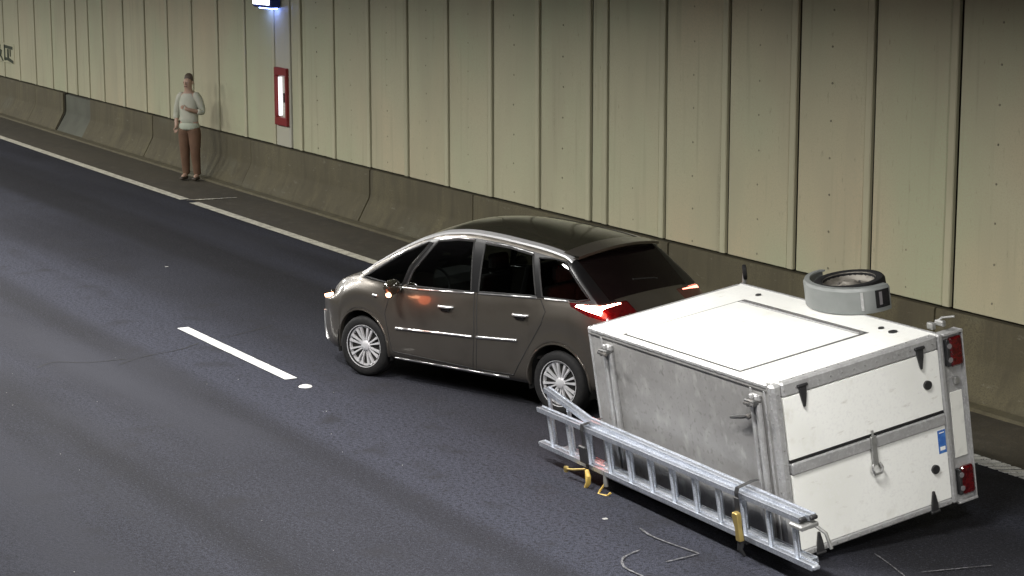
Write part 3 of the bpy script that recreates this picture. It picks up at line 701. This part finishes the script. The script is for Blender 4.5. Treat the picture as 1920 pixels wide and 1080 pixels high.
# rear frame and doors
prof('rear_frame', (-.088,0,-Wd), (.0,.084,.0), .02); prof('rear_frame', (-.088,V-.052,-Wd), (.0,V,.0), .014)
prof('rear_frame', (-.088,.086,-.118), (-.001,V-.054,-.002), .016); prof('rear_frame', (-.088,.086,-Wd+.002), (-.001,V-.054,-Wd+.056), .012)
for z0, z1 in ((-.612,-.120), (-1.340,-.732)):
    d = tb_('rear_door', (-.035,.088,z0), (-.008,V-.056,z1), 'white', c=.003)
    rim_z = z1-.0 if z0 < -1 else z0
tb_('door_seal', (-.04,.088,-.634), (-.002,V-.056,-.616), 'rubber', c=.003); tb_('door_edge', (-.04,.088,-.730), (.012,V-.056,-.636), 'alu', c=.010)
for y in (.258, 1.368):
    for zt, sgn in ((-.055,-1), (-Wd+.0,1)):
        h = MB(); zt2 = zt+ (0 if sgn < 0 else -.0)
        h.prism([(y-.034,zt2),(y+.034,zt2),(y+.030,zt2+sgn*.075),(y+.010,zt2+sgn*.17),(y-.006,zt2+sgn*.17),(y-.026,zt2+sgn*.075)], .001, .020, lambda u_, v_, d_: (d_, u_, v_))
        h.cyl((.014,y-.045,zt2), (.014,y+.045,zt2), .014, 8)
        h.build('door_hinge', M['black'], tr, bevel=.004)
for y, z in ((1.421,-.369), (1.418,-1.062)):
    MB().cyl((-.012,y,z), (.012,y,z), .036, 18).build('door_buffer', M['black'], tr, smooth=40)
lt = MB(); lt.chbox((.008,.816,-.85), (.032,.868,-.62), .006); lt.cyl((.02,.842,-.63), (.02,.842,-.575), .010, 8)
la = lt.build('door_latch', M['steel'], tr)
MB().tube([(.03,.81,-.84),(.042,.795,-.88),(.042,.81,-.92),(.042,.875,-.92),(.042,.89,-.88),(.03,.875,-.84)], .010, 8).build('latch_handle', M['chrome'], la, smooth=50)
tb_('blue_sticker', (-.009,1.475,-.955), (-.0065,1.552,-.765), 'bluesticker', c=.001)
MB().box((-.009,1.49,-.79), (-.0055,1.54,-.782)).box((-.009,1.49,-.93), (-.0055,1.54,-.90)).build('sticker_print', M['white'], tr)
# lamp carrier along the floor edge
lc = tb_('lamp_carrier', (-.10,V+.004,-1.408), (-.035,1.80,-.012), 'alu', c=.006)
for a, b in (((-.10,1.792,-1.412),(.006,1.804,-.008)), ((-.10,V+.003,-.030),(.008,1.806,-.010)), ((-.10,V+.003,-1.412),(.008,1.806,-1.394))): tb_('carrier_rim', a, b, 'alu', lc, c=.003)
for z0, z1 in ((-.290,-.052), (-1.352,-1.116)):
    q = tb_('rear_lamp', (-.036,1.668,z0), (.012,1.788,z1), 'red', lc, c=.016)
    tb_('clear_lens', (-.036,1.634,z0+.01), (.009,1.667,z1-.01), 'black', q, c=.006)
    for k in (.27, .74): MB().cyl((.004,1.660,z0+(z1-z0)*k), (.013,1.660,z0+(z1-z0)*k), .022, 12).build('reflector', M['clearlens'], q, smooth=40)
tb_('number_plate', (-.034,1.648,-1.04), (-.026,1.768,-.50), 'plate', lc, c=.003)
tb_('plate_lamp', (-.034,1.69,-.44), (.0,1.74,-.38), 'steel', lc, c=.006)
# stay bracket on the upper corner
wb = MB(); wb.chbox((-.20,1.62,.0), (-.13,1.66,.055), .006); wb.chbox((-.15,1.66,.03), (-.05,1.70,.075), .008); wb.tube([(-.17,1.64,.02),(-.10,1.70,.09),(-.02,1.76,.10)], .010, 8)
wb.build('corner_bracket', M['steel'], tr, smooth=35)
# roof bars with clamps
for x in (-2.395, -.222):
    rbx = MB(); rbx.chbox((x-.052,-.040,-1.34), (x-.018,.004,-.10), .006); rbx.chbox((x+.018,-.040,-1.34), (x+.052,.004,-.10), .006); rbx.chbox((x-.052,-.018,-1.34), (x+.052,.004,-.10), .004)
    bo = rbx.build('roof_bar', M['alu'], tr)
    c_ = MB(); c_.chbox((x-.075,-.075,-.175), (x+.055,-.02,-.13), .008); c_.cyl((x-.03,-.10,-.15), (x+.10,-.10,-.15), .013, 8); c_.cyl((x+.04,-.12,-.15), (x+.04,-.0,-.15), .016, 8)
    c_.build('bar_clamp', M['darksteel'], bo, smooth=35)
rh = MB(); rh.tube([(-.30,-.03,-.285),(-.40,-.05,-.305),(-.53,-.06,-.335)], [.012,.020,.010], 8); rh.cyl((-.30,-.0,-.27), (-.30,-.06,-.29), .022, 8)
rh.build('tie_hook', M['darksteel'], tr, smooth=40)
for x in (-2.52, -.30, -.12): tb_('roof_rib', (x-.010,-.004,-1.36), (x+.010,.010,-.06), 'alu', c=.003)
MB().box((-L+.02,-.002,-.064), (-.09,.004,-.056)).build('seam', M['darksteel'], tr)
# wheels, mudguards, chassis
def fender(zs, sg):
    b = MB(); C = (-1.35, 1.76); A = [PI*.95+(PI*1.05+.22)*i/36 for i in range(37)]
    def pt(a, r_, z): return (C[0]+r_*math.cos(a)*1.30, C[1]+r_*math.sin(a)*.94, zs+sg*z*(1.0-.10*max(0, math.sin(a))))
    R0, R1 = .352, .340
    b.ribbon([pt(a, R0, .0) for a in A], [pt(a, R0, .188) for a in A])
    b.ribbon([pt(a, R0, .188) for a in A], [pt(a, R0-.012, .212) for a in A])
    b.ribbon([pt(a, R0-.012, .212) for a in A], [pt(a, R0-.050, .216) for a in A])
    b.ribbon([pt(a, R0-.050, .216) for a in A], [pt(a, R0-.052, .202) for a in A])
    b.ribbon([pt(a, R0-.052, .202) for a in A], [pt(a, R1, .188) for a in A])
    b.ribbon([pt(a, R1, .188) for a in A], [pt(a, R1, .0) for a in A])
    o = b.build('mudguard', M['fender'], tr, smooth=30)
    c2 = MB(); a = A[-1]-.80
    c2.ribbon([pt(a+.02*i, R0+.004, .03) for i in range(4)], [pt(a+.02*i, R0+.004, .185) for i in range(4)]); c2.build('mudguard_stay', M['alu'], o)
    c3 = MB(); 
    c3.ribbon([pt(a+.34+.05*i, R0+.003, .035) for i in range(9)], [pt(a+.34+.05*i, R0+.003, .186) for i in range(9)]); c3.build('mud_flap', M['rubber'], o)
    c4 = MB(); c4.ribbon([pt(a+.43+.04*i, R0+.006, .06) for i in range(3)], [pt(a+.43+.04*i, R0+.006, .17) for i in range(3)]); c4.build('reflector', M['clearlens'], o)
    wt = MB(); mw = Matrix.Translation((C[0], C[1], zs+sg*.100)) @ Matrix.Rotation(PI/2*sg, 4, 'X')
    wt.lathe([(.215,-.075),(.235,-.085),(.28,-.085),(.298,-.065),(.303,0),(.298,.085),(.282,.105),(.24,.108),(.215,.09)], 40, mw)
    wo = wt.build('wheel', M['rubber'], tr, smooth=40)
    rm_ = MB(); rm_.lathe([(.222,.100),(.212,.060),(.185,.035),(.10,.046),(.07,.06),(.05,.085),(0,.085)], 28, mw, closed=False); rm_.build('rim', M['dirtyrim'], wo, smooth=40)
    nb = MB()
    for k in range(5):
        a = 2*PI*k/5; nb.cyl(mw @ Vector((.095*math.cos(a), .042, .095*math.sin(a))), mw @ Vector((.095*math.cos(a), .068, .085*math.sin(a))), .011, 6)
    nb.build('wheel_bolts', M['darksteel'], wo)
fender(.004, 1); fender(-Wd-.004, -1)
ch = MB(); ch.cyl((-1.35,1.76,-Wd-.05), (-1.35,1.76,.06), .035, 10)
for z in (-.22, -1.18): ch.box((-L+.05,V+.002,z-.03), (-.12,V+.09,z+.03))
ch.build('chassis', M['steel'], tr)
db = MB()
for z in (-.22, -1.18): db.tube([(-L+.10,V+.06,z), (-3.55,1.76,-.75+(z+.70)*.12), (-4.2,1.84,-1.0)], .032, 8)
db.tube([(-4.15,1.84,-.99),(-4.42,1.88,-1.17)], [.05,.04], 8); db.build('drawbar', M['steel'], tr, smooth=40)
jw = MB(); mw = Matrix.Translation((-2.93,1.77,.03)) @ Matrix.Rotation(1.0, 4, 'Z') @ Matrix.Rotation(PI/2, 4, 'Z')
jw.lathe([(.0,.020),(.045,.020),(.066,.016),(.070,0),(.066,-.016),(.045,-.020),(0,-.020)], 20, mw, closed=False)
jo = jw.build('jockey_wheel', M['rubber'], tr, smooth=40)
MB().tube([(-2.93,1.77,.03),(-2.95,1.76,-.10),(-2.98,1.74,-.45)], .02, 8).build('jockey_stem', M['steel'], jo, smooth=40)

rv2 = MB()
def tr_riv(p, ax):
    p = Vector(p); d = Vector((0,0,0)); d[ax] = .003; rv2.tube([p-d, p+d], .0065, 6)
for i in range(27):
    x = -L+.08+i*.1
    tr_riv((x,.022,.001), 2); tr_riv((x,V-.022,.001), 2); tr_riv((x,-.001,-.022), 1)
for i in range(14):
    tr_riv((-L+.022,.10+i*.108,.001), 2); tr_riv((-.044,.10+i*.108,.001), 2); tr_riv((.001,.10+i*.108,-.06), 0); tr_riv((.001,.10+i*.108,-Wd+.03), 0)
for i in range(12):
    tr_riv((.001,.042,-.08-i*.11), 0); tr_riv((-.044,-.001,-.08-i*.11), 1)
ro_ = rv2.build('rivets', M['steel'], tr); ro_['kind'] = 'stuff'

# ---- ladder strapped to the trailer's roof bars
ld_ = empty('extension_ladder', 'two section aluminium extension ladder strapped along the overturned trailer roof', 'ladder', mat=TM)
def rail(pts, wd=.068, th=.030, name='rail'):
    "I-section rail along points (x,y,z): wd across the ladder's thickness (y), th across z"
    b = MB(); P = [Vector(p) for p in pts]
    for (y0, y1, z0, z1) in ((-wd/2,wd/2,th/2-.006,th/2), (-wd/2,wd/2,-th/2,-th/2+.006), (-.010,.010,-th/2,th/2), (-wd/2,-wd/2+.010,-th/2-.006,th/2+.006), (wd/2-.010,wd/2,-th/2-.006,th/2+.006)):
        n = len(P); vs = []
        for p in P: vs += [p+Vector((0,y0,z0)), p+Vector((0,y1,z0)), p+Vector((0,y1,z1)), p+Vector((0,y0,z1))]
        fs = [(i*4+k, i*4+(k+1) % 4, (i+1)*4+(k+1) % 4, (i+1)*4+k) for i in range(n-1) for k in range(4)]+[(0,1,2,3), tuple((n-1)*4+k for k in (3,2,1,0))]
        b.add(vs, fs)
    return b.build(name, M['ladderalu'], ld_)
ya, yb2 = -.205, -.136
up = lambda x: -.832-(x+3.4)*.0075
lo_ = lambda x: -1.168-(x+3.4)*.0095
rail([(-3.45,ya,up(-3.45)), (.50,ya,up(.5))]); rail([(-3.50,ya,lo_(-3.5)), (.60,ya,lo_(.6))])
rail([(-3.40,yb2,-.660), (-2.68,yb2,-.800), (-1.0,yb2,-.826), (.54,yb2,-.852)]); rail([(-3.20,yb2,lo_(-3.2)), (.50,yb2,lo_(.5))])
rg = MB(); rg.prism([(-.012,-.014),(.008,-.017),(.014,0),(.008,.017),(-.012,.014)], 0, 1, lambda u_, v_, d_: (u_, v_, d_)); rgm = rg.mesh('rung'); rgm.materials.append(M['ladderalu'])
for yy, off in ((ya, 0), (yb2, -.075)):
    x = -3.30+off
    while x < .50:
        o = link('rung', rgm, None, ld_); z1 = up(x) if yy == ya else (up(x)+.01 if x > -2.66 else -.80+(-2.68-x)*.194); o.location = (x, yy, lo_(x)); o.scale = (1,1,z1-lo_(x)); x += .335
for x, y, z in ((.605,ya,lo_(.6)), (.505,ya,up(.5)), (-3.455,ya,up(-3.4)), (-3.505,ya,lo_(-3.5)), (.545,yb2,-.852)):
    MB().chbox((x-.02,y-.031,z-.016), (x+.02,y+.031,z+.016), .008).build('end_cap', M['ladderalu'] if z < -1 else M['black'], ld_)
bk_ = MB(); bk_.chbox((.40,-.26,-.93), (.56,-.10,-.89), .01); bk_.tube([(.52,-.14,-.90),(.60,-.08,-.98),(.62,-.06,-1.10)], .014, 8); bk_.build('guide_bracket', M['steel'], ld_, smooth=35)
# ---- lashing straps
def band(b, pts, wd, th=.004):
    "flat webbing along points in the trailer frame, wd along x"
    P = [Vector(p) for p in pts]
    b.ribbon([p+Vector((-wd/2,0,0)) for p in P], [p+Vector((wd/2,0,0)) for p in P])
s1 = empty('lashing_strap', 'black lashing strap with gold ratchet round the near end of the ladder', 'strap', mat=TM)
b = MB(); band(b, [(-.26,-.05,-.78),(-.26,-.10,-.775),(-.26,-.245,-.79),(-.26,-.262,-.83),(-.255,-.262,-1.0),(-.25,-.262,-1.19),(-.25,-.25,-1.24),(-.25,-.17,-1.25),(-.24,-.09,-1.24)], .055); b.build('webbing', M['black'], s1)
b = MB(); b.chbox((-.285,-.275,-1.02), (-.225,-.262,-.86), .01); b.build('buckle_plate', M['black'], s1)
b = MB(); b.prism([(-.275,-.97),(-.215,-.97),(-.205,-1.00),(-.215,-1.10),(-.205,-1.20),(-.265,-1.20),(-.262,-1.10),(-.285,-1.00)], -.315, -.270, lambda u_, v_, d_: (u_, d_, v_)); b.build('ratchet', M['brass'], s1, bevel=.008)
b = MB(); b.tube([(-.25,-.27,-1.20),(-.24,-.30,-1.27),(-.23,-.27,-1.33)], [.03,.022,.012], 8); b.build('strap_end', M['black'], s1, smooth=50)
s2 = empty('lashing_strap', 'black lashing strap with loose yellow ends at the far end of the ladder', 'strap', mat=TM)
b = MB(); band(b, [(-2.62,-.05,-.79),(-2.62,-.245,-.80),(-2.62,-.258,-.85),(-2.61,-.260,-1.0),(-2.60,-.258,-1.18),(-2.60,-.20,-1.23),(-2.60,-.09,-1.22)], .06); b.build('webbing', M['black'], s2)
b = MB(); b.chbox((-2.68,-.285,-1.14), (-2.56,-.255,-.98), .012); b.build('buckle', M['black'], s2)
b = MB(); b.tube([(-2.60,-.27,-1.20),(-2.555,-.29,-1.24),(-2.57,-.29,-1.30),(-2.62,-.30,-1.36)], [.018,.026,.024,.014], 8); b.build('yellow_end', M['yellow'], s2, smooth=50)
b = MB(); b.tube([(-2.64,-.26,-1.20),(-2.80,-.29,-1.235),(-2.92,-.30,-1.255)], [.010,.011,.012], 8); b.tube([(-2.92,-.30,-1.235),(-2.93,-.30,-1.275)], .022, 8); b.build('yellow_hook', M['brass'], s2, smooth=50)
b = MB(); b.tube([(-2.36,-.22,-1.16),(-2.37,-.23,-1.30)], .022, 8); b.build('strap_drop', M['steel'], s2, smooth=50)
b = MB(); b.tube([(-2.37,-.24,-1.28),(-2.43,-.26,-1.345),(-2.40,-.30,-1.36),(-2.30,-.27,-1.36),(-2.27,-.25,-1.33)], .010, 8); b.build('yellow_loop', M['yellow'], s2, smooth=50)

# ------------------------------------------------------------------ the person on the shoulder
M['skin'] = mat('skin', (.36,.235,.17), .55)
M['hair'] = mat('brown_hair', (.055,.038,.024), .6, noise=[(60,3,(.09,.065,.04),.45,.7)])
M['shirt'] = mat('pale_grey_green_top', (.40,.40,.33), .8, noise=[(7,4,(.33,.36,.28),.45,.7)], bump=(14,.35,.02))
M['shirt2'] = mat('pale_green_hem', (.36,.39,.31), .8, bump=(14,.3,.02))
M['trouser'] = mat('reddish_brown_trousers', (.125,.068,.038), .8, noise=[(6,4,(.095,.05,.028),.45,.7)], bump=(12,.35,.02))
M['shoe'] = mat('dark_shoe', (.045,.032,.022), .6)
M['lip'] = mat('lip_red', (.13,.045,.04), .7, noise=[(9,3,(.09,.03,.03),.45,.7)])
PX, PY = -35.35, 13.93+bend(-35.35)-.10
per = empty('person', 'person with brown hair in pale top and brown trousers, one arm bent, beside the barrier', 'person', (PX, PY, .004))
per.rotation_euler = (0, 0, math.radians(40)); per.scale = (1.09,)*3
def skin(name, nodes, edges, mm, parent=per, lv=2, root=0):
    me = bpy.data.meshes.new(name); me.from_pydata([n[0] for n in nodes], edges, [])
    o = link(name, me, M[mm], parent)
    sk = o.modifiers.new('skin', 'SKIN'); sk.use_smooth_shade = True
    for i, n in enumerate(nodes):
        r_ = n[1]; me.skin_vertices[0].data[i].radius = r_ if isinstance(r_, tuple) else (r_, r_)
    me.skin_vertices[0].data[root].use_root = True
    sb = o.modifiers.new('sub', 'SUBSURF'); sb.levels = lv; sb.render_levels = lv
    return o
# faces local -y (towards the carriageway); 1.76 m tall before scale
def body_nodes(g=0.0, legs=True, arms=True, head=True):
    n = []; e = []
    def nd(p, r_, par=None):
        n.append((p, (r_[0]+g, r_[1]+g) if isinstance(r_, tuple) else r_+g)); i = len(n)-1
        if par is not None: e.append((par, i))
        return i
    pel = nd((0,0,.93), (.155,.11)); wa = nd((0,.0,1.08), (.135,.10), pel); chs = nd((0,-.005,1.26), (.155,.115), wa); up_ = nd((0,.01,1.40), (.12,.085), chs)
    if head:
        nk = nd((0,.01,1.49), .056, up_); jw_ = nd((0,-.012,1.555), (.066,.075), nk); fc = nd((0,-.01,1.63), (.077,.093), jw_); cr_ = nd((0,.004,1.71), (.066,.08), fc)
    if arms:
        for s in (1, -1):
            sh = nd((s*.17,.01,1.40), .062, up_); el_ = nd((s*.245,.03,1.13), .045, sh)
            wr = nd((.10,-.21,1.20) if s > 0 else (-.215,-.05,.92), .031, el_); hd = nd((.045,-.235,1.225) if s > 0 else (-.21,-.07,.865), (.034,.024), wr)
    if legs:
        for s in (1, -1):
            hp_ = nd((s*.09,0,.86), .098, pel); kn = nd((s*(.10),-.02 if s > 0 else .01,.49), .060, hp_); an = nd((s*.11,.02 if s > 0 else .05,.095), .042, kn)
            to = nd((s*.125,-.11 if s > 0 else -.08,.045), (.042,.032), an)
    return n, e
n_, e_ = body_nodes(); bd = skin('body', n_, e_, 'skin')
skin('top', [((0,0,.90), (.185,.145)), ((0,0,1.08), (.165,.130)), ((0,-.005,1.26), (.185,.142)), ((0,.01,1.41), (.160,.118)), ((0,.012,1.475), (.092,.084))], [(0,1),(1,2),(2,3),(3,4)], 'shirt', lv=2)
for s in (1, -1):
    skin('sleeve', [((s*.07,.012,1.435), .082), ((s*.165,.012,1.395), .082), ((s*.245,.03,1.13), .062), ((.19,-.09,1.165) if s > 0 else (-.236,-.01,1.01), .052)], [(0,1),(1,2),(2,3)], 'shirt')
skin('hem', [((0,0,1.00), (.180,.140)), ((0,0,.90), (.192,.152)), ((0,0,.83), (.192,.152))], [(0,1),(1,2)], 'shirt2')
for s in (1, -1):
    skin('trouser_leg', [((s*.05,0,.92), (.13,.125)), ((s*.095,0,.80), (.122,.122)), ((s*.105,-.02 if s > 0 else .01,.49), .090), ((s*.11,.02 if s > 0 else .05,.13), .066), ((s*.11,.018 if s > 0 else .048,.085), .068)], [(0,1),(1,2),(2,3),(3,4)], 'trouser')
    skin('shoe', [((s*.11,.05 if s > 0 else .08,.045), (.044,.040)), ((s*.12,-.05 if s > 0 else -.02,.042), (.048,.036)), ((s*.13,-.15 if s > 0 else -.12,.036), (.044,.028))], [(0,1),(1,2)], 'shoe')
    H0 = Vector((.045,-.235,1.225)) if s > 0 else Vector((-.21,-.07,.865)); fd_ = Vector((-.85,-.30,.40)).normalized() if s > 0 else Vector((.02,-.10,-1)).normalized()
    ac_ = Vector((.30,.1,.95)).normalized() if s > 0 else Vector((1,0,0)); pl2 = fd_.cross(ac_)
    for k, (dx, ln) in enumerate(((-.024,.062),(-.008,.072),(.008,.068),(.023,.054))):
        P0 = H0+ac_*dx+fd_*.015
        skin('finger', [(tuple(P0), .0095), (tuple(P0+fd_*ln*.5+pl2*.012), .0088), (tuple(P0+fd_*ln*.85+pl2*.030), .0075)], [(0,1),(1,2)], 'skin', bd, 1)
    P0 = H0-ac_*.026*s*-1-fd_*.02
    skin('thumb', [(tuple(P0), .011), (tuple(P0+fd_*.03+ac_*.018*s), .0095), (tuple(P0+fd_*.055+ac_*.016*s), .008)], [(0,1),(1,2)], 'skin', bd, 1)
hm = skin('hair', [((0,.035,1.60), (.068,.060)), ((0,.028,1.675), (.083,.088)), ((0,.012,1.735), (.074,.085)), ((0,-.02,1.752), (.055,.05))], [(0,1),(1,2),(2,3)], 'hair')
fcn = MB()
for s in (1, -1): fcn.tube([(s*.030,-.098,1.632),(s*.030,-.1015,1.632)], .006, 8)
fcn.build('eyes', M['shoe'], bd)
MB().tube([(0,-.098,1.648),(0,-.114,1.612),(0,-.103,1.600)], [.007,.014,.010], 8).build('nose', M['skin'], bd, smooth=60)
MB().tube([(-.024,-.094,1.568),(0,-.101,1.570),(.024,-.094,1.568)], .006, 6).build('mouth', M['lip'], bd, smooth=60)
for s in (1, -1): MB().tube([(s*.076,.004,1.655),(s*.088,.012,1.630),(s*.078,.002,1.600)], [.008,.013,.008], 6).build('ear', M['skin'], bd, smooth=60)
